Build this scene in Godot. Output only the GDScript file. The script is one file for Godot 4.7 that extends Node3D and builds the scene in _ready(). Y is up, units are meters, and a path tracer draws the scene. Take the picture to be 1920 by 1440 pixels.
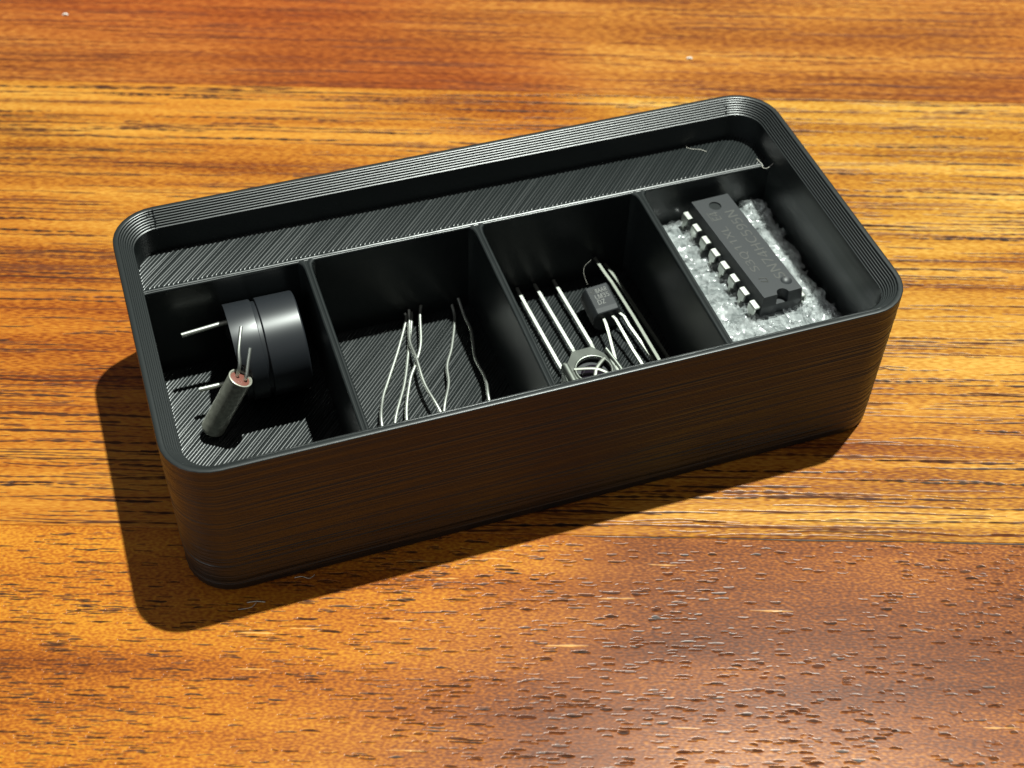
extends Node3D
# One small open parts box on a wooden table top. All lengths are written in box units: 100 units are the length of the box (86 mm).

const U := 0.00086


class Shape:
	var v := PackedVector3Array()
	var i := PackedInt32Array()
	var uv := PackedVector2Array()

	func row_grid(rows: Array, closed := false) -> void:
		var n: int = rows[0].size()
		var base := v.size()
		for r in rows:
			v.append_array(r)
		var cols := n if closed else n - 1
		for a in rows.size() - 1:
			for c in cols:
				var p := base + a * n + c
				var q := base + a * n + (c + 1) % n
				i.append_array(PackedInt32Array([p, q, p + n, q, q + n, p + n]))

	func fan(ring: PackedVector3Array, flip := false) -> void:
		var base := v.size()
		var mid := Vector3.ZERO
		for p in ring:
			mid += p
		v.append(mid / ring.size())
		v.append_array(ring)
		for k in ring.size():
			var a := base + 1 + k
			var b := base + 1 + (k + 1) % ring.size()
			i.append_array(PackedInt32Array([base, b, a] if flip else [base, a, b]))

	func tri(a: Vector3, b: Vector3, c: Vector3) -> void:
		var n := v.size()
		v.append_array(PackedVector3Array([a, b, c]))
		i.append_array(PackedInt32Array([n, n + 1, n + 2]))

	func quad(a: Vector3, b: Vector3, c: Vector3, d: Vector3) -> void:
		var n := v.size()
		v.append_array(PackedVector3Array([a, b, c, d]))
		i.append_array(PackedInt32Array([n, n + 1, n + 2, n, n + 2, n + 3]))

	func box(lo: Vector3, hi: Vector3, bevel := 0.0) -> void:
		# a box whose vertical edges are cut and whose top edges are bevelled
		var rows := []
		for s in [[lo.y, bevel], [lo.y + bevel, 0.0], [hi.y - bevel, 0.0], [hi.y, bevel]]:
			var x0: float = lo.x + s[1]
			var x1: float = hi.x - s[1]
			var z0: float = lo.z + s[1]
			var z1: float = hi.z - s[1]
			var b := bevel * 0.8
			rows.append(PackedVector3Array([Vector3(x0 + b, s[0], z0), Vector3(x1 - b, s[0], z0), Vector3(x1, s[0], z0 + b), Vector3(x1, s[0], z1 - b), Vector3(x1 - b, s[0], z1), Vector3(x0 + b, s[0], z1), Vector3(x0, s[0], z1 - b), Vector3(x0, s[0], z0 + b)]))
		for k in 3:
			for c in 8:
				var d := (c + 1) % 8
				quad(rows[k][c], rows[k][d], rows[k + 1][d], rows[k + 1][c])
		fan(rows[3])
		fan(rows[0], true)

	func tube(points: Array, radius: float, sides := 8, flat := 1.0, cap := true) -> void:
		# a swept wire; flat squeezes one axis of its section
		var rows := []
		var prev := Vector3.UP
		for k in points.size():
			var t: Vector3 = (points[mini(k + 1, points.size() - 1)] - points[maxi(k - 1, 0)]).normalized()
			if k == 0:
				prev = Vector3.UP if absf(t.y) < 0.8 else Vector3.RIGHT
			var side := t.cross(prev).normalized()
			prev = side.cross(t).normalized()
			var r := PackedVector3Array()
			for s in sides:
				var a := TAU * (s + 0.5) / sides
				r.append(points[k] + side * cos(a) * radius + prev * sin(a) * radius * flat)
			rows.append(r)
		if sides <= 4:
			for k in rows.size() - 1:
				for s in sides:
					var s2 := (s + 1) % sides
					quad(rows[k][s], rows[k][s2], rows[k + 1][s2], rows[k + 1][s])
		else:
			row_grid(rows, true)
		if cap:
			fan(rows[0], true)
			fan(rows[-1])

	func lathe(profile: Array, sides := 40, from := Vector3.ZERO, axis := Vector3.UP) -> void:
		# profile: [along the axis, radius]; a corner given twice stays sharp
		var a := axis.normalized()
		var e1 := a.cross(Vector3(0.31, 0.17, 0.94)).normalized()
		var e2 := a.cross(e1)
		var part := []
		for k in profile.size():
			var r := PackedVector3Array()
			for s in sides:
				var t := TAU * s / sides
				r.append(from + a * profile[k][0] + (e1 * cos(t) + e2 * sin(t)) * profile[k][1])
			if part.size() and part[-1][0].is_equal_approx(r[0]):
				row_grid(part, true)
				part = []
			part.append(r)
		if part.size() > 1:
			row_grid(part, true)

	func wind_out() -> void:
		# faces run clockwise seen from outside
		var mid := Vector3.ZERO
		for p in v:
			mid += p
		mid /= v.size()
		var volume := 0.0
		for k in range(0, i.size(), 3):
			volume += (v[i[k]] - mid).dot((v[i[k + 1]] - mid).cross(v[i[k + 2]] - mid))
		if volume > 0.0:
			turn_over()

	func wind_up(hint: Vector3) -> void:
		var sum := 0.0
		for k in range(0, i.size(), 3):
			sum += (v[i[k + 2]] - v[i[k]]).cross(v[i[k + 1]] - v[i[k]]).dot(hint)
		if sum < 0.0:
			turn_over()

	func turn_over() -> void:
		for k in range(0, i.size(), 3):
			var t := i[k + 1]
			i[k + 1] = i[k + 2]
			i[k + 2] = t

	func mesh() -> ArrayMesh:
		var n := PackedVector3Array()
		n.resize(v.size())
		for k in range(0, i.size(), 3):
			var f := (v[i[k + 2]] - v[i[k]]).cross(v[i[k + 1]] - v[i[k]])
			n[i[k]] += f
			n[i[k + 1]] += f
			n[i[k + 2]] += f
		var w := PackedVector3Array()
		w.resize(v.size())
		for k in v.size():
			n[k] = n[k].normalized() if n[k].length_squared() > 0.0 else Vector3.UP
			w[k] = v[k] * U
		var a := []
		a.resize(Mesh.ARRAY_MAX)
		a[Mesh.ARRAY_VERTEX] = w
		a[Mesh.ARRAY_NORMAL] = n
		a[Mesh.ARRAY_INDEX] = i
		if uv.size() == v.size():
			a[Mesh.ARRAY_TEX_UV] = uv
		var m := ArrayMesh.new()
		m.add_surface_from_arrays(Mesh.PRIMITIVE_TRIANGLES, a)
		return m


func obj(called: String, s: Shape, material: Material, parent: Node3D, hint := Vector3.ZERO) -> MeshInstance3D:
	if hint == Vector3.ZERO:
		s.wind_out()
	else:
		s.wind_up(hint)
	var o := MeshInstance3D.new()
	o.name = called
	o.mesh = s.mesh()
	o.mesh.surface_set_material(0, material)
	parent.add_child(o, true)
	return o


func thing(called: String, label: String, category: String, group := "") -> Node3D:
	var o := Node3D.new()
	o.name = called
	add_child(o, true)
	o.set_meta("label", label)
	o.set_meta("category", category)
	if group:
		o.set_meta("group", group)
	return o


func paint(r: float, g: float, b: float, rough := 0.5, metal := 0.0, spec := 0.5) -> StandardMaterial3D:
	var m := StandardMaterial3D.new()
	m.albedo_color = Color(r, g, b).linear_to_srgb()
	m.roughness = rough
	m.metallic = metal
	m.metallic_specular = spec
	return m


func noise(seed_: int, freq: float, kind := FastNoiseLite.TYPE_SIMPLEX_SMOOTH, octaves := 1) -> FastNoiseLite:
	var n := FastNoiseLite.new()
	n.seed = seed_
	n.frequency = freq
	n.noise_type = kind
	n.fractal_type = FastNoiseLite.FRACTAL_FBM if octaves > 1 else FastNoiseLite.FRACTAL_NONE
	n.fractal_octaves = octaves
	return n


func curve(points: Array, steps := 8) -> Array:
	var out := []
	for k in points.size() - 1:
		var a: Vector3 = points[maxi(k - 1, 0)]
		var b: Vector3 = points[k]
		var c: Vector3 = points[k + 1]
		var d: Vector3 = points[mini(k + 2, points.size() - 1)]
		for s in steps:
			out.append(b.cubic_interpolate(c, a, d, float(s) / steps))
	out.append(points[-1])
	return out


func bytes_of(n: FastNoiseLite, w: int, h: int, to_w: int, to_h: int) -> PackedByteArray:
	var im := n.get_seamless_image(w, h, false, false, 0.1, true)
	im.convert(Image.FORMAT_L8)
	if w != to_w or h != to_h:
		im.resize(to_w, to_h, Image.INTERPOLATE_CUBIC)
	return im.get_data()


# ---------------------------------------------------------------- wood
const TW := 2048
const PLANK := 98.9
var wood_c: PackedByteArray
var wood_h: PackedByteArray
var wood_hh := 1024


func streak(s: float, t: float, length: float, half: float, dark: float, deep: float, tone: Color, rng: RandomNumberGenerator, bend := 0.0, ragged := 0.35) -> void:
	# one vessel line of the wood: s, t, length, half in units; a tapered, slightly ragged dark dash that is also a shallow trough
	var sx := TW / 256.0
	var sy := wood_hh / PLANK
	var x0 := int((s + 128.0 - length / 2) * sx)
	var x1 := int((s + 128.0 + length / 2) * sx)
	var wob := rng.randf() * 10.0
	var f := rng.randf_range(0.15, 0.5)
	for x in range(x0, x1 + 1):
		var k := (x - x0) / maxf(1.0, x1 - x0) * 2.0 - 1.0
		var w := half * sy * pow(maxf(0.0, 1.0 - k * k), 0.5) * (1.0 - ragged + ragged * sin(x * f * 0.7 + wob) * sin(x * f * 0.31 + wob * 2.0))
		if w < 0.15:
			continue
		var mid := t * sy + bend * sy * k * k + 0.9 * sin(x * 0.045 * f * 8.0 / 2.4 + wob)
		for y in range(maxi(0, int(mid - w - 1)), mini(wood_hh - 1, int(mid + w + 2))):
			var e := clampf(w - absf(y - mid) + 0.5, 0.0, 1.0)
			if e <= 0.0:
				continue
			var at := y * TW + posmod(x, TW)
			var a := e * dark
			var c := at * 3
			wood_c[c] = int(lerpf(wood_c[c], tone.r * 255.0, a))
			wood_c[c + 1] = int(lerpf(wood_c[c + 1], tone.g * 255.0, a))
			wood_c[c + 2] = int(lerpf(wood_c[c + 2], tone.b * 255.0, a))
			var depth := deep * sqrt(maxf(0.0, 1.0 - pow((y - mid) / (w + 0.6), 2.0)))
			wood_h[at] = int(maxf(0.0, wood_h[at] - depth))


func wood(seed_: int, h: int, look: Dictionary) -> StandardMaterial3D:
	wood_hh = h
	var bands := bytes_of(noise(seed_, look.band_freq, FastNoiseLite.TYPE_SIMPLEX_SMOOTH, 3), look.band_w, h, TW, h)
	var patches := bytes_of(noise(seed_ + 1, 0.011, FastNoiseLite.TYPE_SIMPLEX_SMOOTH, 3), 256, 256, TW, h)
	var hues := bytes_of(noise(seed_ + 2, 0.02, FastNoiseLite.TYPE_SIMPLEX_SMOOTH, 2), 96, 64, TW, h)
	var fibre := bytes_of(noise(seed_ + 3, 0.30, FastNoiseLite.TYPE_SIMPLEX, 2), 384, h, TW, h)
	var cells := bytes_of(noise(seed_ + 4, look.cell_freq, FastNoiseLite.TYPE_SIMPLEX_SMOOTH, 2), look.cell_w, look.cell_h, TW, h)
	# colours: rows of hue from red to golden, columns of tone from dark to light
	var lut := PackedByteArray()
	for hue in 16:
		for tone in 256:
			var k := tone / 255.0
			var f := hue / 15.0
			var a: Color = look.dark[0].lerp(look.dark[1], f)
			var b: Color = look.mid[0].lerp(look.mid[1], f)
			var c: Color = look.light[0].lerp(look.light[1], f)
			var q := a.lerp(b, k * 2.0) if k < 0.5 else b.lerp(c, k * 2.0 - 1.0)
			lut.append_array(PackedByteArray([int(q.r * 255.0), int(q.g * 255.0), int(q.b * 255.0)]))
	wood_c = PackedByteArray()
	wood_c.resize(TW * h * 3)
	wood_h = PackedByteArray()
	wood_h.resize(TW * h)
	var wb: float = look.wb
	var wp: float = look.wp
	var wf: float = look.wf
	var wc: float = look.wc
	var shift: float = look.shift
	var rise: float = look.rise
	var hue_by_s: float = look.hue_s
	var lean := PackedFloat32Array()
	for x in TW:
		lean.append(hue_by_s * 850.0 * sin((x - 1024) * TAU / TW))
	var n := 0
	for y in h:
		for x in TW:
			var tone := clampi(int(shift + wb * (bands[n] - 128) + wp * (patches[n] - 128) + wf * (fibre[n] - 128) + wc * (cells[n] - 128)), 0, 255)
			var hue := clampi(int(hues[n] * 0.0625 + lean[x]), 0, 15)
			var c := (hue * 256 + tone) * 3
			var m := n * 3
			wood_c[m] = lut[c]
			wood_c[m + 1] = lut[c + 1]
			wood_c[m + 2] = lut[c + 2]
			wood_h[n] = int(181 + rise * (cells[n] - 128) + 0.02 * (fibre[n] - 128))
			n += 1
	var rng := RandomNumberGenerator.new()
	rng.seed = seed_ * 77 + 5
	look.pores.call(rng)
	var m := StandardMaterial3D.new()
	var colour := Image.create_from_data(TW, h, false, Image.FORMAT_RGB8, wood_c)
	for k in wood_h.size():
		wood_h[k] = 255 - wood_h[k]
	var height := Image.create_from_data(TW, h, false, Image.FORMAT_L8, wood_h)
	m.albedo_texture = ImageTexture.create_from_image(colour)
	m.heightmap_enabled = true
	m.heightmap_texture = ImageTexture.create_from_image(height)
	m.heightmap_flip_texture = true
	m.roughness_texture = m.heightmap_texture
	m.heightmap_scale = look.relief
	m.roughness = 1.0
	m.metallic_specular = 0.3
	return m


func rift_pores(rng: RandomNumberGenerator) -> void:
	# long thin dark vessel lines, gathered in zones
	var where := noise(91, 0.02)
	for k in 2100:
		var s := rng.randf_range(-128, 128)
		var t := rng.randf_range(0, PLANK)
		var crowd := where.get_noise_2d(s * 0.4, t * 3.0) * 0.5 + 0.5
		if rng.randf() > 0.4 + 0.5 * crowd:
			continue
		var long := rng.randf_range(3, 14) * (1.0 if rng.randf() < 0.6 else 3.2)
		var tone := Color(0.17, 0.085, 0.045).lerp(Color(0.30, 0.14, 0.06), rng.randf())
		streak(s, t, long, rng.randf_range(0.09, 0.2 if rng.randf() < 0.6 else 0.36), rng.randf_range(0.5, 1.0), rng.randf_range(45, 100), tone, rng, rng.randf_range(-0.3, 0.3))
	for k in 200:
		var dark_tone := Color(0.13, 0.07, 0.045).lerp(Color(0.24, 0.11, 0.05), rng.randf())
		streak(rng.randf_range(-128, 128), rng.randf_range(0, PLANK), rng.randf_range(12, 45), rng.randf_range(0.16, 0.36), rng.randf_range(0.7, 1.0), rng.randf_range(50, 100), dark_tone, rng, rng.randf_range(-0.4, 0.4), 0.5)
	for k in 500:
		streak(rng.randf_range(-128, 128), rng.randf_range(0, PLANK), rng.randf_range(3, 25), rng.randf_range(0.05, 0.16), rng.randf_range(0.2, 0.5), 10, Color(0.33, 0.15, 0.05), rng, rng.randf_range(-0.3, 0.3))


func flat_pores(rng: RandomNumberGenerator) -> void:
	# short open pores of a flat-sawn face
	var where := noise(17, 0.03)
	for k in 16000:
		var s := rng.randf_range(-128, 128)
		var t := rng.randf_range(0.3, PLANK)
		var crowd := where.get_noise_2d(s * 0.8, t * 1.4) * 0.5 + 0.5
		if rng.randf() > 0.15 + crowd * 0.9:
			continue
		var tone := Color(0.12, 0.075, 0.055).lerp(Color(0.25, 0.12, 0.06), rng.randf())
		var right := clampf((s + 40.0) / 80.0, 0.0, 1.0)
		var long := rng.randf_range(0.9, 1.9) * (2.1 - 1.1 * right)
		streak(s, t, long, rng.randf_range(0.06, 0.17 + 0.08 * right), rng.randf_range(0.5, 1.0), rng.randf_range(25, 60) if rng.randf() < 0.4 else rng.randf_range(80, 150), tone, rng, rng.randf_range(-0.15, 0.15), 0.5)
	streak(62.0, 0.12, 105.0, 0.22, 0.9, 60, Color(0.16, 0.12, 0.10), rng, 0.0, 0.3)
	for k in 60:
		streak(rng.randf_range(-128, 128), rng.randf_range(0, PLANK), rng.randf_range(3, 6), rng.randf_range(0.1, 0.2), 0.75, 10, Color(0.80, 0.62, 0.36), rng)


func red_pores(rng: RandomNumberGenerator) -> void:
	for k in 1300:
		var tone := Color(0.22, 0.09, 0.045).lerp(Color(0.33, 0.14, 0.06), rng.randf())
		streak(rng.randf_range(-128, 128), rng.randf_range(0, PLANK), rng.randf_range(5, 35), rng.randf_range(0.08, 0.3), rng.randf_range(0.3, 0.85), rng.randf_range(10, 60), tone, rng, rng.randf_range(-0.3, 0.3))


func build_table() -> void:
	var look_b := {"band_freq": 0.018, "band_w": 90, "cell_freq": 0.22, "cell_w": 800, "cell_h": 1024, "wb": 0.75, "wp": 0.5, "wf": 0.5, "wc": 0.60, "shift": 132.0, "rise": 0.10, "hue_s": 0.0065, "relief": 0.016, "pores": rift_pores,
		"dark": [Color8(94, 38, 14), Color8(108, 58, 20)], "mid": [Color8(152, 86, 27), Color8(164, 112, 38)], "light": [Color8(176, 116, 40), Color8(192, 150, 74)]}
	var look_c := {"band_freq": 0.012, "band_w": 200, "cell_freq": 0.22, "cell_w": 1500, "cell_h": 1024, "wb": 0.55, "wp": 0.7, "wf": 0.3, "wc": 0.95, "shift": 126.0, "rise": 0.03, "hue_s": 0.008, "relief": 0.015, "pores": flat_pores,
		"dark": [Color8(108, 54, 20), Color8(68, 34, 17)], "mid": [Color8(154, 86, 26), Color8(104, 55, 26)], "light": [Color8(182, 120, 36), Color8(158, 98, 48)]}
	var look_a := {"band_freq": 0.02, "band_w": 80, "cell_freq": 0.12, "cell_w": 900, "cell_h": 512, "wb": 0.55, "wp": 0.35, "wf": 0.6, "wc": 0.35, "shift": 128.0, "rise": 0.08, "hue_s": 0.008, "relief": 0.014, "pores": red_pores,
		"dark": [Color8(98, 42, 18), Color8(108, 56, 22)], "mid": [Color8(132, 64, 25), Color8(152, 94, 37)], "light": [Color8(160, 90, 38), Color8(182, 130, 60)]}
	var mats := [wood(3, 1024, look_b), wood(11, 1024, look_c), wood(23, 512, look_a)]
	var table := Node3D.new()
	table.name = "table_top"
	table.set_meta("kind", "structure")
	table.set_meta("label", "glossy orange-brown hardwood table top of edge-glued planks")
	add_child(table)
	table.rotation.y = deg_to_rad(-19.0)
	# planks across the grain: edge nearest the back, then the wood it shows
	for q in [[-269.0, 0, 0.37], [-170.0, 2, 0.0], [-71.1, 0, 0.0], [27.8, 1, 0.0], [126.7, 2, 0.41]]:
		var t0: float = q[0]
		var t1: float = t0 + PLANK
		var s := Shape.new()
		var b := 0.10
		var e := 250.0
		var rows := []
		for r in [[t0 + 0.004, -24.0], [t0 + 0.004, -b], [t0 + b, 0.0], [t1 - b, 0.0], [t1 - 0.004, -b], [t1 - 0.004, -24.0]]:
			rows.append([Vector3(-e, r[1], r[0]), Vector3(e, r[1], r[0])])
		for k in 6:
			var l := (k + 1) % 6
			s.quad(rows[k][0], rows[k][1], rows[l][1], rows[l][0])
		for x in [0, 1]:
			s.quad(rows[0][x], rows[1][x], rows[4][x], rows[5][x])
			s.quad(rows[1][x], rows[2][x], rows[3][x], rows[4][x])
		for p in s.v:
			s.uv.append(Vector2((p.x + 128.0) / 256.0 + q[2], (p.z - t0) / PLANK if p.y > -1.0 else (p.z - t0) / PLANK + p.y * 0.01))
		obj("plank", s, mats[q[1]], table)


# ---------------------------------------------------------------- the box
var plastic: StandardMaterial3D


func ring(inset: float, y: float, wobble: FastNoiseLite, layer: float, amount: float) -> PackedVector3Array:
	var hx := 50.0 - inset
	var hz := 24.64 - inset
	var r := maxf(0.4, 6.4 - inset)
	var out := PackedVector3Array()
	var dirs := [[Vector2(1, 1), 0.0], [Vector2(-1, 1), 90.0], [Vector2(-1, -1), 180.0], [Vector2(1, -1), 270.0]]
	for q in 4:
		var d: Vector2 = dirs[q][0]
		var c := Vector2(d.x * (hx - r), d.y * (hz - r))
		for k in 9:
			var a := deg_to_rad(dirs[q][1] + k * 11.25)
			out.append(Vector3(c.x + cos(a) * r, y, c.y + sin(a) * r))
		var nd: Vector2 = dirs[(q + 1) % 4][0]
		var a2 := deg_to_rad(dirs[q][1] + 90.0)
		var p0 := c + Vector2(cos(a2), sin(a2)) * r
		var c1 := Vector2(nd.x * (hx - r), nd.y * (hz - r))
		var p1 := c1 + Vector2(cos(a2), sin(a2)) * r
		var steps := 20 if q % 2 == 0 else 9
		for k in range(1, steps):
			var p := p0.lerp(p1, float(k) / steps)
			out.append(Vector3(p.x, y, p.y))
	if amount > 0.0:
		for k in out.size():
			var p := out[k]
			var o := amount * wobble.get_noise_3d(p.x * 0.35, layer * 37.0, p.z * 0.35)
			var away := Vector3(p.x / hx, 0, p.z / hz)
			away = Vector3(signf(p.x), 0, 0) if absf(away.x) > absf(away.z) else Vector3(0, 0, signf(p.z))
			out[k] = p + away * o
	return out


func ridges(x0: float, x1: float, z0: float, z1: float, y: float, high: float, seed_: int) -> Shape:
	# lines laid by the print head at 45 degrees, each a low rounded bead
	var s := Shape.new()
	var rng := RandomNumberGenerator.new()
	rng.seed = seed_
	var pitch := 0.665
	var n := Vector3(1, 0, 1).normalized() * pitch / sqrt(2.0)
	var c := x0 - (z1 - z0)
	while c < x1:
		var ta := maxf(0.0, x0 - c)
		var tb := minf(z1 - z0, x1 - c)
		if tb - ta > 0.4:
			var h := high * rng.randf_range(0.55, 1.3)
			var off := rng.randf_range(-0.05, 0.05)
			var wide := rng.randf_range(0.9, 1.06)
			var rows := []
			var parts := maxi(2, int((tb - ta) / 3.0))
			for k in parts + 3:
				var f := 1.0
				var t := 0.0
				if k == 0:
					t = ta
					f = 0.25
				elif k == parts + 2:
					t = tb
					f = 0.25
				else:
					t = lerpf(ta + 0.25, tb - 0.25, float(k - 1) / parts)
					f = rng.randf_range(0.75, 1.2)
				var mid := Vector3(c + t + off, y, z1 - t)
				var row := PackedVector3Array()
				for w in [[-0.5, -0.02], [-0.34, 0.62], [-0.14, 0.95], [0.08, 1.0], [0.32, 0.66], [0.5, -0.02]]:
					row.append(mid + n * w[0] * wide * (1.0 if f > 0.5 else 0.75) + Vector3(0, h * w[1] * f, 0))
				rows.append(row)
			s.row_grid(rows)
		c += pitch
	return s


func build_box() -> void:
	var box := thing("parts_box", "open black plastic parts box with four compartments and a ledge", "box")
	box.position.y = 0.03 * U
	var wob := noise(5, 0.11, FastNoiseLite.TYPE_SIMPLEX_SMOOTH, 2)
	var rng := RandomNumberGenerator.new()
	rng.seed = 9
	var s := Shape.new()
	var rows := []
	for a in [[0.0, 0.5], [0.05, 0.3], [0.2, 0.12], [0.5, 0.02]]:
		rows.append(ring(a[1], a[0], wob, 0.0, 0.0))
	var y := 1.05
	var layer := 0
	while y < 24.5:
		var j := rng.randf_range(-0.012, 0.012) + 0.05 * wob.get_noise_2d(layer * 3.1, 7.0)
		for a in [[0.0, 0.05], [0.05, 0.012], [0.13, 0.0], [0.21, 0.012]]:
			rows.append(ring(a[1] + 0.02 + j, y + a[0], wob, layer * 0.25, 0.05))
		y += 0.26
		layer += 1
	for a in [[24.72, 0.03], [24.81, 0.08], [24.85, 0.17], [24.86, 0.42], [24.84, 0.66], [24.80, 0.76]]:
		rows.append(ring(a[1], a[0], wob, 200, 0.02))
	for k in 7:
		var y0 := 24.78 - 0.26 * k
		var d0 := 0.78 + 0.255 * k
		for a in [[0.0, 0.0], [-0.19, 0.015], [-0.25, 0.06], [-0.26, 0.18], [-0.28, 0.235]]:
			rows.append(ring(d0 + a[1], y0 + a[0], wob, 210 + k, 0.03))
	y = 22.9
	while y > 3.0:
		rows.append(ring(2.565 + rng.randf_range(0.0, 0.02), y, wob, y * 3.0, 0.02))
		y -= 0.4
	rows.append(ring(2.58, 3.0, wob, 0, 0.0))
	s.row_grid(rows, true)
	s.fan(rows[0], true)
	s.fan(rows[-1])
	for k in 9:
		for e in [[-44.5, 0.19], [-43.7, 0.17], [43.3, 0.17]]:
			var r: float = e[1] * rng.randf_range(0.6, 1.15)
			var at := Vector3(e[0] + rng.randf_range(-0.2, 0.2), 24.72 - 0.26 * k, -24.64 + 0.8 + 0.255 * k)
			if k > 6:
				at = Vector3(e[0], 22.7 - 0.9 * (k - 7), -22.1)
			if rng.randf() < 0.8:
				s.lathe([[-r, 0.01], [-0.7 * r, 0.7 * r], [0.0, r], [0.7 * r, 0.7 * r], [r, 0.01]], 8, at)
	obj("shell", s, plastic, box)
	# the ledge along the back
	s = Shape.new()
	rows = []
	for a in [[-22.3, 18.60], [-15.1, 18.60], [-14.92, 18.62], [-14.80, 18.70], [-14.62, 18.72], [-14.50, 18.66], [-14.44, 18.64], [-14.36, 18.68], [-14.2, 18.71], [-14.07, 18.64], [-14.0, 18.5], [-13.99, 18.3], [-14.02, 18.1], [-14.0, 17.9], [-14.0, 3.02]]:
		var r := PackedVector3Array()
		for k in 61:
			var x := -47.6 + 95.2 * k / 60.0
			r.append(Vector3(x, a[1] + (0.025 * wob.get_noise_2d(x * 4.0, a[0] * 30.0) if a[0] > -15.0 and a[1] > 17.0 else 0.0), a[0] + (0.03 * wob.get_noise_2d(x * 2.5, a[1] * 9.0) if a[1] < 18.69 and a[1] > 17.0 and a[0] > -14.1 else 0.0)))
		rows.append(r)
	s.row_grid(rows)
	var ledge := obj("ledge", s, plastic, box, Vector3(0, 1, 1))
	var lines := obj("ledge_print_lines", ridges(-47.5, 47.5, -22.2, -14.95, 18.60, 0.15, 3), plastic, ledge, Vector3.UP)
	lines.set_meta("kind", "stuff")
	for x in [-24.8, 0.4, 25.8]:
		s = Shape.new()
		rows = []
		for k in 41:
			var z := -14.3 + 36.7 * k / 40.0
			var w := 0.58 + 0.5 * exp(-(z + 14.0) / 0.55) + 0.02 * wob.get_noise_2d(z * 5.0, x)
			var u := 0.03 * wob.get_noise_2d(z * 4.0, x + 50.0)
			var r := PackedVector3Array()
			for a in [[-1.0, 2.95], [-1.0, 12.0], [-1.0, 18.2], [-0.98, 18.5], [-0.86, 18.66], [-0.55, 18.72], [-0.25, 18.70], [-0.08, 18.60], [0.08, 18.60], [0.25, 18.70], [0.55, 18.72], [0.86, 18.66], [0.98, 18.5], [1.0, 18.2], [1.0, 12.0], [1.0, 2.95]]:
				r.append(Vector3(x + a[0] * w, a[1] + (u if a[1] > 18.0 else 0.0), z))
			rows.append(r)
		s.row_grid(rows)
		obj("divider", s, plastic, box)
	lines = obj("floor_print_lines", ridges(-47.5, 47.5, -13.9, 22.1, 3.0, 0.16, 4), plastic, box, Vector3.UP)
	lines.set_meta("kind", "stuff")


# ---------------------------------------------------------------- small parts
var tin: StandardMaterial3D
var dull_tin: StandardMaterial3D
var lead_tin: StandardMaterial3D
var epoxy: StandardMaterial3D
var mark: StandardMaterial3D


func lettering(text: String, at: Vector3, along: Vector3, up: Vector3, high: float, wide: float, parent: Node3D, material: Material, bold := false) -> void:
	var t := TextMesh.new()
	t.text = text
	var f := SystemFont.new()
	f.font_names = PackedStringArray(["Droid Sans"])
	if bold:
		f.font_weight = 700
	t.font = f
	t.font_size = 48
	t.pixel_size = 0.01
	t.depth = 0.02
	t.material = material
	var box := t.get_aabb()
	var o := MeshInstance3D.new()
	o.name = "marking"
	o.mesh = t
	parent.add_child(o, true)
	var x := along.normalized()
	var y := up.normalized()
	var z := x.cross(y)
	var ky := high / box.size.y
	var kx := wide / box.size.x
	var b := Basis(x * kx * U, y * ky * U, z * 0.6 * U)
	o.transform = Transform3D(b, at * U - b * box.get_center())


func build_buzzer() -> void:
	var t := thing("buzzer", "black round buzzer lying on its side, two pins pointing left", "buzzer")
	var black := paint(0.014, 0.016, 0.019, 0.35, 0.0, 0.6)
	var sides := 64
	var x0 := -37.6
	var mid := Vector3(0, 10.9, -6.95)
	var r0 := 7.0
	# skirt with a cut-out edge, then the cap
	var s := Shape.new()
	var outer := []
	var prof := [[0.75, 0.95, 0.0], [0.05, 0.95, 1.0], [0.0, 0.985, 1.0], [0.06, 1.0, 1.0], [1.9, 1.0, 0.0], [3.65, 1.0, 0.0], [3.78, 0.985, 0.0]]
	for p in prof:
		var r := PackedVector3Array()
		for k in sides:
			var a := TAU * k / sides
			var dir := Vector3(0, cos(a), sin(a))
			# towards the front the edge steps back
			var step := smoothstep(0.30, 0.36, a / TAU * 2.0) * (1.0 - smoothstep(1.3, 1.36, a / TAU * 2.0))
			var x: float = x0 + p[0] + step * 1.5 * p[2]
			r.append(Vector3(x, 0, 0) + mid + dir * r0 * p[1])
		outer.append(r)
	s.row_grid(outer.slice(0, 2), true)
	s.row_grid(outer.slice(1), true)
	s.fan(outer[0])
	var o := obj("base", s, black, t, Vector3.ZERO)
	s = Shape.new()
	s.lathe([[3.7, 0.3], [3.7, 6.6], [3.7, 6.6], [4.5, 6.6]], sides, Vector3(x0, mid.y, mid.z), Vector3.RIGHT)
	obj("groove", s, black, t)
	s = Shape.new()
	s.lathe([[4.4, 6.5], [4.4, 6.88], [4.46, 6.98], [4.54, 7.0], [9.5, 7.0], [9.7, 6.93], [9.8, 6.75], [9.8, 6.75], [9.8, 1.4], [9.8, 1.4], [9.0, 1.4], [9.0, 0.01]], sides, Vector3(x0, mid.y, mid.z), Vector3.RIGHT)
	obj("cap", s, black, t)
	for q in [[Vector3(-36.6, 13.1, -11.2), Vector3(-43.6, 12.5, -11.0)], [Vector3(-36.6, 8.2, -4.3), Vector3(-43.0, 7.9, -4.4)]]:
		s = Shape.new()
		var d: Vector3 = (q[1] - q[0]).normalized()
		s.tube([q[0], q[1], q[1] + d * 0.15], 0.36, 10)
		obj("pin", s, tin, t)


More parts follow.
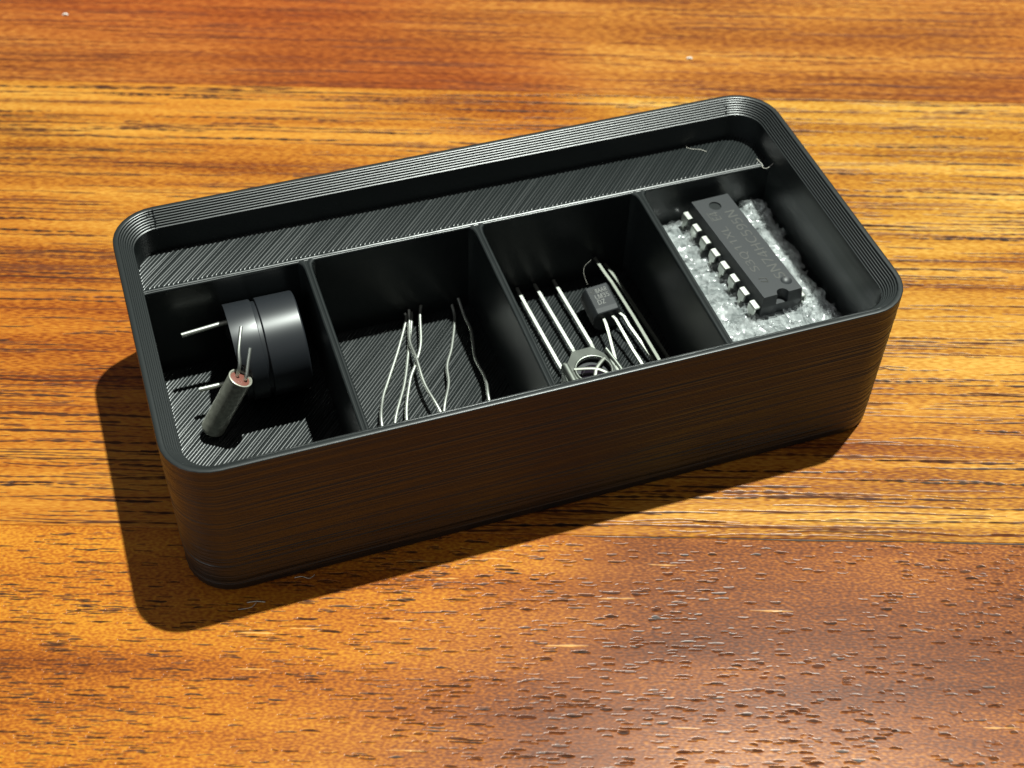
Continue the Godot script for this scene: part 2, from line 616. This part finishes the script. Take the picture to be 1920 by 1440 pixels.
func build_can() -> void:
	var t := thing("crystal_can", "small silver cylinder with brown end leaning on the buzzer", "crystal")
	var a := Vector3(-42.75, 4.0, -0.1)
	var b := Vector3(-37.6, 13.3, 0.1)
	var l := a.distance_to(b)
	var ax := (b - a).normalized()
	var smudge := NoiseTexture2D.new()
	smudge.width = 256
	smudge.height = 256
	smudge.seamless = true
	smudge.noise = noise(4, 0.02, FastNoiseLite.TYPE_SIMPLEX_SMOOTH, 4)
	var ramp := Gradient.new()
	ramp.set_color(0, Color(0.58, 0.58, 0.55))
	ramp.set_color(1, Color(0.86, 0.86, 0.82))
	smudge.color_ramp = ramp
	var m := paint(1.0, 1.0, 0.94, 0.30, 0.5)
	m.albedo_texture = smudge
	m.uv1_triplanar = true
	m.uv1_scale = Vector3(1, 1, 1) * 220.0
	var s := Shape.new()
	s.lathe([[0.0, 0.01], [0.0, 1.2], [0.08, 1.45], [0.3, 1.6], [0.6, 1.66], [l - 0.3, 1.66], [l - 0.08, 1.70], [l, 1.66], [l, 1.5], [l, 1.5], [l - 0.25, 1.36], [l - 0.3, 1.3]], 40, a, ax)
	obj("can", s, m, t)
	s = Shape.new()
	s.lathe([[l - 0.5, 1.42], [l - 0.26, 1.38], [l - 0.18, 1.2], [l - 0.12, 0.6], [l - 0.12, 0.01]], 32, a, ax)
	obj("end_seal", s, paint(0.16, 0.055, 0.04, 0.45), t)
	var up := ax.cross(Vector3.RIGHT).normalized()
	var sd := ax.cross(up)
	for q in [[Vector3(-0.5, 0.2, -0.3), [Vector3(-37.4, 15.2, -0.6), Vector3(-37.05, 16.5, -2.0), Vector3(-36.0, 18.0, -4.75)]], [Vector3(0.5, -0.2, 0.2), [Vector3(-36.2, 14.9, -0.9), Vector3(-35.5, 16.2, -2.2)]]]:
		var pts := [b - ax * 0.2 + q[0], b + ax * 0.5 + q[0]]
		pts.append_array(q[1])
		s = Shape.new()
		s.tube(curve(pts, 6), 0.24, 8)
		obj("lead", s, tin, t)


func build_wires() -> void:
	var names := ["leftmost thin silver wire lead in the second compartment, bowed left at its foot",
		"thin silver wire lead crossing behind the bowed leftmost one, second compartment",
		"thin silver wire lead that crosses over to the right, second compartment",
		"thin silver wire lead bent in the middle and running to lower left, second compartment",
		"thin silver wire lead standing alone right of the crossing ones, second compartment",
		"thin darker wire lead nearest the right wall of the second compartment, mostly in shadow"]
	var pts := [
		[Vector3(-10.9, 4.3, -13.75), Vector3(-11.11, 4.0, -12.54), Vector3(-13.87, 4.0, -7.01), Vector3(-16.96, 4.2, -1.33), Vector3(-18.71, 4.5, 2.15), Vector3(-20.12, 5.0, 7.01), Vector3(-20.4, 3.5, 13.0)],
		[Vector3(-9.9, 4.2, -13.75), Vector3(-10.42, 4.0, -11.98), Vector3(-12.55, 3.7, -6.24), Vector3(-14.84, 4.0, -0.22), Vector3(-18.2, 4.5, 6.87), Vector3(-19.5, 3.5, 13.0)],
		[Vector3(-10.3, 4.9, -13.75), Vector3(-10.76, 4.2, -11.88), Vector3(-11.87, 4.5, -7.74), Vector3(-12.08, 5.2, -3.25), Vector3(-12.38, 5.4, 1.81), Vector3(-11.78, 5.5, 7.54), Vector3(-11.0, 3.5, 14.0)],
		[Vector3(-8.4, 5.2, -13.75), Vector3(-9.06, 4.9, -12.0), Vector3(-10.48, 4.7, -6.71), Vector3(-12.2, 4.6, -3.22), Vector3(-14.11, 4.6, 0.14), Vector3(-16.5, 4.6, 6.9), Vector3(-17.0, 3.5, 14.0)],
		[Vector3(-3.5, 3.9, -13.75), Vector3(-3.87, 3.4, -11.23), Vector3(-6.09, 3.8, -5.43), Vector3(-7.95, 4.2, -1.69), Vector3(-8.91, 4.6, 2.22), Vector3(-11.14, 5.0, 7.29), Vector3(-13.0, 3.5, 14.0)],
		[Vector3(-2.5, 5.0, -13.75), Vector3(-2.51, 4.2, -10.67), Vector3(-2.43, 4.0, -7.44), Vector3(-3.64, 4.4, -1.77), Vector3(-3.64, 5.0, 2.99), Vector3(-4.62, 5.6, 7.77), Vector3(-5.0, 3.5, 14.0)]]
	for k in 6:
		var s := Shape.new()
		s.tube(curve(pts[k], 8), 0.255, 8)
		var o := obj("wire_lead", s, tin, self)
		o.set_meta("label", names[k])
		o.set_meta("category", "wire")
		o.set_meta("group", "wire leads in the second compartment")


func build_receiver() -> void:
	var t := thing("infrared_receiver", "metal-shielded receiver with cross over its round window and three long pins", "receiver")
	var c := Vector3(10.75, 7.7, 8.2)
	var poly := [Vector2(-3.5, 5.0), Vector2(-3.5, -1.6), Vector2(-1.5, -4.3), Vector2(1.5, -4.4), Vector2(2.8, -2.6), Vector2(3.3, 0.0), Vector2(3.3, 5.0)]
	var metal := paint(0.30, 0.32, 0.285, 0.42, 1.0)
	var rows := [[], [], [], []]
	var n := 72
	for k in n:
		var a := TAU * k / n
		var d := Vector2(cos(a), sin(a))
		var far := 3.4
		for e in poly.size():
			var hit = Geometry2D.segment_intersects_segment(Vector2.ZERO, d * 12.0, poly[e], poly[(e + 1) % poly.size()])
			if hit != null:
				far = hit.length()
		var o := d * far
		var i := d * 2.55 + Vector2(0.1, 0.2)
		rows[0].append(c + Vector3(o.x, -0.8, o.y))
		rows[1].append(c + Vector3(o.x, -0.3, o.y))
		rows[2].append(c + Vector3(i.x, 0.0, i.y))
		rows[3].append(c + Vector3(i.x, -0.5, i.y))
	var s := Shape.new()
	for k in 3:
		s.row_grid([PackedVector3Array(rows[k]), PackedVector3Array(rows[k + 1])], true)
	var rim := []
	for k in 49:
		var a := TAU * k / 48.0
		rim.append(c + Vector3(cos(a) * 2.62 + 0.1, 0.06, sin(a) * 2.62 + 0.2))
	s.tube(rim, 0.17, 8, 1.0, false)
	# folded sides
	s.tube([c + Vector3(-3.55, -0.6, -2.2), c + Vector3(-3.4, -0.55, -1.9), c + Vector3(-3.1, -0.5, 5.0)], 0.62, 14)
	s.box(c + Vector3(-4.05, -4.2, -1.6), c + Vector3(-3.75, -0.6, 5.0), 0.05)
	s.box(c + Vector3(3.25, -4.2, -2.4), c + Vector3(3.6, -0.5, 5.0), 0.05)
	s.tube([c + Vector3(3.3, -0.25, -3.3), c + Vector3(4.1, -0.6, 0.5), c + Vector3(4.3, -0.8, 5.0)], 0.32, 8)
	s.box(c + Vector3(-1.6, -3.8, -4.45), c + Vector3(1.6, -0.5, -4.2), 0.05)
	obj("shield", s, metal, t)
	s = Shape.new()
	for q in [[Vector3(-2.6, 0.12, -0.6), Vector3(0.35, 0.42, 0.5), Vector3(2.1, 0.12, 2.0)], [Vector3(2.3, 0.12, -1.4), Vector3(0.35, 0.42, 0.5), Vector3(-0.7, 0.12, 2.7)]]:
		s.tube(curve([c + q[0], c + q[1], c + q[2]], 5), 0.3, 8, 0.5)
	obj("cross_bars", s, lead_tin, t)
	s = Shape.new()
	s.lathe([[-2.6, 2.5], [-1.2, 2.45], [-0.6, 2.1], [-0.25, 1.4], [-0.1, 0.6], [-0.08, 0.01]], 32, c + Vector3(0.1, -0.45, 0.2))
	obj("lens", s, paint(0.010, 0.007, 0.012, 0.08), t)
	s = Shape.new()
	s.box(c + Vector3(-3.4, -4.6, -3.0), c + Vector3(3.2, -0.9, 5.0), 0.1)
	obj("housing", s, epoxy, t)
	for q in [[Vector3(6.9, 4.35, -13.8), Vector3(6.94, 4.3, -11.9), Vector3(7.62, 4.3, 2.6), Vector3(7.75, 4.3, 4.1), Vector3(8.6, 4.3, 5.5)], [Vector3(9.75, 4.35, -13.8), Vector3(9.86, 4.3, -12.0), Vector3(10.6, 4.3, 0.8), Vector3(10.6, 4.6, 5.4)], [Vector3(12.85, 4.35, -13.8), Vector3(12.92, 4.3, -12.0), Vector3(13.6, 4.3, 0.6), Vector3(13.3, 4.6, 5.4)]]:
		s = Shape.new()
		s.tube(q, 0.33, 4)
		obj("pin", s, tin, t)


func build_sensor() -> void:
	var t := thing("temperature_sensor", "small black three-legged sensor with printed flat face", "sensor")
	var rows := []
	for q in [[0.0, 0.93], [0.12, 1.0], [4.6, 1.0], [5.5, 0.97], [5.62, 0.9]]:
		var r := PackedVector3Array()
		var k: float = q[1]
		# flat face up, round back below
		r.append(Vector3(-1.72 * k, 7.4 - (1.0 - k) * 2.0, -7.95 + q[0]))
		r.append(Vector3(1.72 * k, 7.4 - (1.0 - k) * 2.0, -7.95 + q[0]))
		for a in 15:
			var an := deg_to_rad(42.0 - a * 18.85)
			r.append(Vector3(cos(an) * 2.5 * k, 5.6 + sin(an) * 2.5 * k, -7.95 + q[0]))
		rows.append(r)
	var s := Shape.new()
	for k in 4:
		for c in 17:
			var d := (c + 1) % 17
			if c == 0 or c == 1 or c == 16:
				s.quad(rows[k][c], rows[k][d], rows[k + 1][d], rows[k + 1][c])
	for k in 4:
		s.row_grid([rows[k].slice(2), rows[k + 1].slice(2)])
	s.fan(rows[0], true)
	s.fan(rows[4])
	for k in s.v.size():
		s.v[k].x += 17.35 - (s.v[k].z + 5.2) * 0.02
		s.v[k].z -= (s.v[k].x - 17.35) * 0.13
		s.v[k].y -= (s.v[k].x - 17.35) * 0.03
	obj("body", s, epoxy, t)
	var along := Vector3(1, -0.03, -0.13).normalized()
	var back := Vector3(0.02, 0, -1).normalized()
	var words := ["8AAR", "LM35", "DZ"]
	for k in 3:
		var wide: float = [1.9, 2.3, 1.2][k]
		lettering(words[k], Vector3(17.55 - (2.3 - wide) * 0.5 + (0.45 if k == 0 else 0.0), 7.425, -6.8 + k * 1.22), along, back, 0.92, wide, t, paint(0.17, 0.17, 0.16, 0.6))
	# the maker's curl before the first line
	s = Shape.new()
	s.tube(curve([Vector3(16.15, 7.43, -6.25), Vector3(16.05, 7.43, -6.6), Vector3(16.4, 7.43, -6.75), Vector3(16.5, 7.43, -6.4), Vector3(16.3, 7.43, -6.2), Vector3(16.15, 7.43, -6.35)], 4), 0.06, 5)
	s.tube(curve([Vector3(16.45, 7.43, -7.0), Vector3(16.75, 7.43, -7.1), Vector3(16.7, 7.43, -6.75)], 4), 0.06, 5)
	obj("marking", s, mark, t)
	for q in [[Vector3(16.6, 6.0, -2.6), Vector3(16.55, 5.9, -1.2), Vector3(16.43, 5.6, 0.1), Vector3(15.23, 5.0, 7.21), Vector3(14.6, 3.6, 13.0)], [Vector3(17.9, 6.0, -2.8), Vector3(18.29, 5.9, -1.6), Vector3(18.46, 5.6, 0.35), Vector3(18.8, 5.0, 4.24), Vector3(19.18, 4.6, 6.86), Vector3(19.6, 3.6, 12.0)], [Vector3(19.1, 6.0, -3.0), Vector3(19.7, 5.9, -1.8), Vector3(19.87, 5.6, 0.02), Vector3(20.77, 4.6, 3.32), Vector3(21.28, 4.2, 6.3), Vector3(21.6, 3.5, 11.0)]]:
		s = Shape.new()
		s.tube(q, 0.27, 4, 0.85)
		obj("lead", s, lead_tin, t)
	for q in [["bright flat silver lead with a kink near its top, right of the black sensor", [Vector3(19.5, 7.3, -13.75), Vector3(19.62, 7.1, -12.5), Vector3(20.0, 6.8, -10.03), Vector3(20.3, 6.6, -8.52), Vector3(20.97, 6.0, -1.36), Vector3(21.61, 5.2, 7.28), Vector3(22.0, 3.6, 14.0)]], ["dull brownish flat lead nearest the right divider of the third compartment", [Vector3(21.2, 5.7, -13.6), Vector3(22.03, 5.2, -9.29), Vector3(22.63, 4.7, -3.37), Vector3(23.63, 4.0, 6.18), Vector3(24.2, 3.5, 12.0)]]]:
		s = Shape.new()
		s.tube(q[1], 0.32, 4, 0.8)
		var o := obj("flat_lead", s, dull_tin, self)
		o.set_meta("label", q[0])
		o.set_meta("category", "wire")
		o.set_meta("group", "flat leads in the third compartment")


func build_chip() -> void:
	var t := thing("logic_chip", "black sixteen-pin chip with end notch lying on clear foam", "chip")
	t.position = Vector3(37.86, 16.0, -1.43) * U
	t.rotation.y = deg_to_rad(4.2)
	t.rotation.z = deg_to_rad(-2.0)
	var hw := 3.12
	var hl := 11.05
	# upper half: outline with a notch in the end that points to the front right
	var outline := func(g: float) -> Array:
		var o := []
		o.append(Vector2(-hw - g, -hl - g))
		o.append(Vector2(hw + g, -hl - g))
		o.append(Vector2(hw + g, hl + g))
		for k in 13:
			var a := PI * k / 12.0
			o.append(Vector2(cos(a) * 0.95, hl + g - sin(a) * 0.95))
		o.append(Vector2(-hw - g, hl + g))
		return o
	var top: Array = outline.call(0.0)
	var low: Array = outline.call(0.24)
	var hole := []
	var dot := []
	for k in 20:
		var a := TAU * k / 20.0
		hole.append(Vector2(cos(a) * 0.95 - 0.1, sin(a) * 0.95 - 9.1))
		dot.append(Vector2(cos(a) * 0.85 + 1.75, sin(a) * 0.85 + 8.9))
	var flat := PackedVector2Array()
	for k in top.size():
		flat.append(top[k])
		if k == 0 or k == 2:
			var h: Array = hole if k == 0 else dot
			var near := 0
			for q in h.size():
				if h[q].distance_to(top[k]) < h[near].distance_to(top[k]):
					near = q
			for q in h.size() + 1:
				flat.append(h[posmod(near - q, h.size())])
			flat.append(top[k] + Vector2(0.0005 if k == 0 else -0.0005, 0))
	var tris := Geometry2D.triangulate_polygon(flat)
	if tris.is_empty():
		flat.reverse()
		tris = Geometry2D.triangulate_polygon(flat)
	var s := Shape.new()
	for k in range(0, tris.size(), 3):
		var p := [flat[tris[k]], flat[tris[k + 1]], flat[tris[k + 2]]]
		var q := []
		for e in p:
			q.append(Vector3(e.x, 0, e.y))
		if (q[2] - q[0]).cross(q[1] - q[0]).y < 0.0:
			q.reverse()
		s.tri(q[0], q[1], q[2])
	obj("top_face", s, epoxy, t, Vector3.UP)
	s = Shape.new()
	for k in top.size():
		var l := (k + 1) % top.size()
		s.quad(Vector3(top[k].x, 0, top[k].y), Vector3(top[l].x, 0, top[l].y), Vector3(low[l].x, -1.75, low[l].y), Vector3(low[k].x, -1.75, low[k].y))
	var m := [[-1.75, 0.24], [-1.95, 0.24], [-3.75, 0.0]]
	for q in 2:
		var a: float = m[q][1]
		var b: float = m[q + 1][1]
		var ca := [Vector2(-hw - a, -hl - a), Vector2(hw + a, -hl - a), Vector2(hw + a, hl + a), Vector2(-hw - a, hl + a)]
		var cb := [Vector2(-hw - b, -hl - b), Vector2(hw + b, -hl - b), Vector2(hw + b, hl + b), Vector2(-hw - b, hl + b)]
		for k in 4:
			var l := (k + 1) % 4
			s.quad(Vector3(ca[k].x, m[q][0], ca[k].y), Vector3(ca[l].x, m[q][0], ca[l].y), Vector3(cb[l].x, m[q + 1][0], cb[l].y), Vector3(cb[k].x, m[q + 1][0], cb[k].y))
	s.quad(Vector3(-hw - 0.2, -1.76, -hl - 0.2), Vector3(hw + 0.2, -1.76, -hl - 0.2), Vector3(hw + 0.2, -1.76, hl + 0.2), Vector3(-hw - 0.2, -1.76, hl + 0.2))
	s.quad(Vector3(-hw, -3.75, -hl), Vector3(-hw, -3.75, hl), Vector3(hw, -3.75, hl), Vector3(hw, -3.75, -hl))
	obj("body", s, epoxy, t)
	s = Shape.new()
	var h0 := PackedVector3Array()
	var h1 := PackedVector3Array()
	for p in hole:
		h0.append(Vector3(p.x, 0, p.y))
		h1.append(Vector3(p.x, -0.22, p.y))
	s.row_grid([h0, h1], true)
	s.fan(h1)
	obj("ejector_mark", s, plastic, t, Vector3.UP)
	s = Shape.new()
	var dr := []
	for k in 5:
		var r := PackedVector3Array()
		for p in dot:
			var q: Vector2 = Vector2(1.75, 8.9) + (p - Vector2(1.75, 8.9)) * (1.0 - k / 4.0 * 0.98)
			r.append(Vector3(q.x, -0.28 * (1.0 - pow(1.0 - k / 4.0, 2.0)), q.y))
		dr.append(r)
	s.row_grid(dr, true)
	obj("pin_one_dot", s, epoxy, t, Vector3.UP)
	# reading from the notch to the far end, letters standing towards the left row of pins
	var along := Vector3(0, 0, -1)
	var up := Vector3(-1, 0, 0)
	lettering("S3Q11XL", Vector3(-1.25, 0.012, 0.7), along, up, 1.55, 10.2, t, mark)
	lettering("E4", Vector3(-1.25, 0.012, -7.0), along, up, 1.4, 1.9, t, mark)
	lettering("SN74HC595N", Vector3(1.35, 0.012, 0.4), along, up, 1.6, 15.6, t, mark)
	s = Shape.new()
	s.box(Vector3(-2.22, 0.0, -8.0), Vector3(-2.12, 0.012, -6.05))
	s.tube([Vector3(-1.9, 0.012, 7.9), Vector3(-0.9, 0.012, 8.3), Vector3(-0.8, 0.012, 7.5), Vector3(-1.9, 0.012, 7.3)], 0.08, 5)
	obj("marking", s, mark, t)
	var path := [Vector2(-0.3, 0.0), Vector2(0.62, 0.0), Vector2(0.86, -0.07), Vector2(0.98, -0.3), Vector2(1.08, -1.3), Vector2(1.09, -1.45), Vector2(1.2, -4.2)]
	var half := [0.82, 0.82, 0.82, 0.82, 0.78, 0.32, 0.22]
	var nrm := [Vector2(0, 1), Vector2(0, 1), Vector2(0.45, 0.9), Vector2(0.95, 0.3), Vector2(1, 0.1), Vector2(1, 0.04), Vector2(1, 0.04)]
	var sect := []
	for k in path.size():
		var p: Vector2 = path[k]
		var q: Vector2 = p - nrm[k].normalized() * 0.3
		var w: float = half[k]
		sect.append([Vector3(p.x, p.y, -w), Vector3(p.x, p.y, w), Vector3(q.x, q.y, w), Vector3(q.x, q.y, -w)])
	for side in [-1, 1]:
		for k in 8:
			s = Shape.new()
			for e in sect.size() - 1:
				for c in 4:
					var d := (c + 1) % 4
					s.quad(sect[e][c], sect[e][d], sect[e + 1][d], sect[e + 1][c])
			s.quad(sect[-1][0], sect[-1][1], sect[-1][2], sect[-1][3])
			for q in s.v.size():
				var p := s.v[q]
				s.v[q] = Vector3(side * (p.x + hw + 0.24), p.y - 1.72, p.z + (k - 3.5) * 2.92)
			obj("pin", s, tin, t)


func build_foam() -> void:
	var t := thing("foam_pad", "crinkled clear white packing foam filling the right compartment", "foam")
	var cell := noise(31, 0.26, FastNoiseLite.TYPE_CELLULAR)
	cell.cellular_return_type = FastNoiseLite.RETURN_DISTANCE
	cell.cellular_distance_function = FastNoiseLite.DISTANCE_EUCLIDEAN
	var low := noise(32, 0.13, FastNoiseLite.TYPE_SIMPLEX_SMOOTH, 2)
	var fine := noise(33, 1.1, FastNoiseLite.TYPE_SIMPLEX, 2)
	var top := func(x: float, z: float) -> float:
		var y := 12.0 + 0.55 * low.get_noise_2d(x, z) - 0.42 * (cell.get_noise_2d(x, z) + 1.0) + 0.02 * fine.get_noise_2d(x, z)
		var edge := 45.6 + 1.3 * low.get_noise_2d(z * 3.0, 40.0)
		y -= 5.0 * pow(clampf((x - edge) / 2.2, 0.0, 1.0), 1.5)
		var rear := -12.4 + 0.8 * low.get_noise_2d(x * 3.0, 80.0) - (0.8 if x > 40.0 else 0.0)
		y -= 5.0 * pow(clampf((rear - z) / 1.4, 0.0, 1.0), 1.5)
		return y
	var s := Shape.new()
	var rows := []
	var nx := 92
	var nz := 150
	for a in nz:
		var r := PackedVector3Array()
		for b in nx:
			var x := 26.5 + 20.6 * b / (nx - 1.0)
			var z := -13.85 + 35.8 * a / (nz - 1.0)
			r.append(Vector3(x, top.call(x, z), z))
		rows.append(r)
	s.row_grid(rows)
	for edge in [rows[0], rows[-1]]:
		var under := PackedVector3Array()
		for p in edge:
			under.append(Vector3(p.x, 3.25, p.z))
		s.row_grid([edge, under])
	var m := paint(0.17, 0.185, 0.185, 0.26)
	m.backlight_enabled = true
	m.backlight = Color(0.3, 0.3, 0.3)
	obj("block", s, m, t, Vector3.UP)
	# loose cell walls standing out of the cut faces
	s = Shape.new()
	var rng := RandomNumberGenerator.new()
	rng.seed = 12
	for k in 2600:
		var x := rng.randf_range(26.8, 47.0)
		if rng.randf() < 0.45:
			x = rng.randf_range(44.0, 47.3)
		var z := rng.randf_range(-13.6, 20.0)
		var c := Vector3(x, top.call(x, z) + rng.randf_range(-0.1, 0.3), z)
		var e1 := Vector3(rng.randfn(), rng.randfn() * 0.8, rng.randfn()).normalized()
		var e2 := e1.cross(Vector3(rng.randfn(), rng.randfn(), rng.randfn())).normalized()
		var bulge := e1.cross(e2) * rng.randf_range(-0.35, 0.35)
		if rng.randf() < 0.45:
			e1 = Vector3(rng.randfn(), rng.randfn() * 0.25, rng.randfn()).normalized()
			e2 = e1.cross(Vector3(rng.randfn() * 0.3, 1.0, rng.randfn() * 0.3)).normalized()
			bulge = Vector3(0, rng.randf_range(-0.4, 0.4), 0)
		var r1 := rng.randf_range(0.4, 1.7)
		var r2 := rng.randf_range(0.3, 1.1)
		var g := []
		for a in 4:
			var row := PackedVector3Array()
			for b in 4:
				var u := a / 1.5 - 1.0
				var v := b / 1.5 - 1.0
				var k2 := 1.0 - 0.5 * (absf(u) * absf(v))
				var q := c + e1 * r1 * u * k2 + e2 * r2 * v * k2 + bulge * (u * u + v * v)
				q.x = clampf(q.x, 26.45, 47.35)
				q.z = clampf(q.z, -13.9, 22.0)
				row.append(q)
			g.append(row)
		s.row_grid(g)
	var film := paint(0.75, 0.78, 0.78, 0.16)
	film.transparency = BaseMaterial3D.TRANSPARENCY_ALPHA
	film.albedo_color.a = 0.17
	var o := obj("cell_walls", s, film, t, Vector3.UP)
	o.set_meta("kind", "stuff")


func build_lint() -> void:
	var pale := paint(0.5, 0.48, 0.42, 0.5)
	var hairs := [
		["pale curled fibre on the right part of the black ledge", 0.035, [Vector3(36.93, 18.9, -21.9), Vector3(36.83, 18.85, -21.4), Vector3(37.41, 18.85, -20.86), Vector3(38.62, 18.85, -20.35), Vector3(39.35, 18.85, -19.58)]],
		["looped stray plastic hair at the right end of the ledge", 0.05, [Vector3(46.06, 18.8, -15.78), Vector3(46.21, 18.85, -14.4), Vector3(45.99, 18.9, -13.51), Vector3(46.3, 19.3, -12.75), Vector3(47.3, 19.8, -12.99)]],
		["straight pale fibre lying in the box shadow on the table", 0.07, [Vector3(-43.76, 0.09, 26.78), Vector3(-42.6, 0.15, 27.0), Vector3(-41.52, 0.1, 27.41)]],
		["bent pale fibre beside the straight one on the table", 0.05, [Vector3(-45.03, 0.08, 27.49), Vector3(-43.47, 0.2, 27.72), Vector3(-42.65, 0.12, 27.2)]],
		["thin curved hair standing above the black sensor", 0.03, [Vector3(16.23, 7.6, -8.31), Vector3(15.87, 9.0, -9.1), Vector3(16.13, 10.0, -9.74), Vector3(17.11, 11.0, -9.79)]],
		["wavy fibre sticking out under the front edge of the box", 0.05, [Vector3(-37.07, 0.1, 24.9), Vector3(-36.13, 0.4, 25.2), Vector3(-35.24, 0.15, 25.61), Vector3(-34.43, 0.1, 25.23)]]]
	for h in hairs:
		var s := Shape.new()
		s.tube(curve(h[2], 6), h[1], 5)
		var o := obj("lint_fibre", s, pale, self)
		o.set_meta("label", h[0])
		o.set_meta("category", "fibre")
		o.set_meta("group", "stray fibres")
	for d in [["white dust speck on the back plank at upper left", Vector3(-49.76, 0.25, -114.53)], ["white dust speck on the table behind the box", Vector3(59.39, 0.25, -66.83)]]:
		var s := Shape.new()
		s.tube(curve([d[1] + Vector3(-0.45, -0.2, 0), d[1] + Vector3(0.0, 0.05, 0.15), d[1] + Vector3(0.4, -0.15, 0.3)], 4), 0.2, 7)
		var o := obj("dust_speck", s, paint(0.7, 0.66, 0.6, 0.7), self)
		o.set_meta("label", d[0])
		o.set_meta("category", "dust")


func _ready() -> void:
	# camera
	var cam := Camera3D.new()
	cam.name = "camera"
	add_child(cam)
	cam.transform = Transform3D(Basis(Vector3(0.946735, 0.024010, 0.321117), Vector3(0.223783, 0.668000, -0.709716), Vector3(-0.231547, 0.743774, 0.627046)), Vector3(-47.368, 156.098, 132.597) * U)
	cam.fov = 30.37
	cam.near = 0.01
	cam.far = 10.0
	var lens := CameraAttributesPhysical.new()
	lens.frustum_focal_length = 6.0
	lens.exposure_aperture = 5.0
	lens.frustum_focus_distance = 0.163
	cam.attributes = lens
	cam.fov = 30.37
	cam.current = true
	# the dim room around
	var world := WorldEnvironment.new()
	world.name = "room_light"
	var env := Environment.new()
	env.background_mode = Environment.BG_COLOR
	env.background_color = Color(0.15, 0.148, 0.142).linear_to_srgb()
	env.tonemap_mode = Environment.TONE_MAPPER_LINEAR
	env.tonemap_exposure = 1.0
	env.sdfgi_enabled = true
	env.ssao_enabled = true
	env.ssil_enabled = true
	world.environment = env
	add_child(world)
	# the lamp: small, high, behind the box and to the right
	var lamp := OmniLight3D.new()
	lamp.name = "ceiling_lamp"
	lamp.position = Vector3(403, 1500, -225) * U
	lamp.light_color = Color(0.97, 1.0, 0.965)
	lamp.light_energy = 4.25
	lamp.light_size = 0.012
	lamp.omni_range = 6.0
	lamp.omni_attenuation = 2.0
	lamp.shadow_enabled = true
	add_child(lamp)

	# daylight from a window to the left of the table: it fills the shadow beside the box and gives the front wall its sheen
	var window := AreaLight3D.new()
	window.name = "window_light"
	window.area_size = Vector2(0.9, 0.7)
	window.position = Vector3(-1.35, 0.8, 0.55)
	window.light_color = Color(0.95, 0.98, 1.0)
	window.light_energy = 0.45
	window.area_range = 6.0
	window.area_attenuation = 2.0
	window.shadow_enabled = true
	add_child(window)
	window.look_at(Vector3.ZERO)

	plastic = paint(0.0085, 0.011, 0.011, 0.33, 0.0, 0.54)
	tin = paint(0.62, 0.64, 0.59, 0.44, 1.0)
	dull_tin = paint(0.17, 0.18, 0.155, 0.6, 1.0)
	lead_tin = paint(0.33, 0.34, 0.30, 0.54, 1.0)
	epoxy = paint(0.016, 0.018, 0.020, 0.48)
	mark = paint(0.048, 0.048, 0.043, 0.55)
	build_table()
	build_box()
	build_buzzer()
	build_can()
	build_wires()
	build_receiver()
	build_sensor()
	build_foam()
	build_chip()
	build_lint()
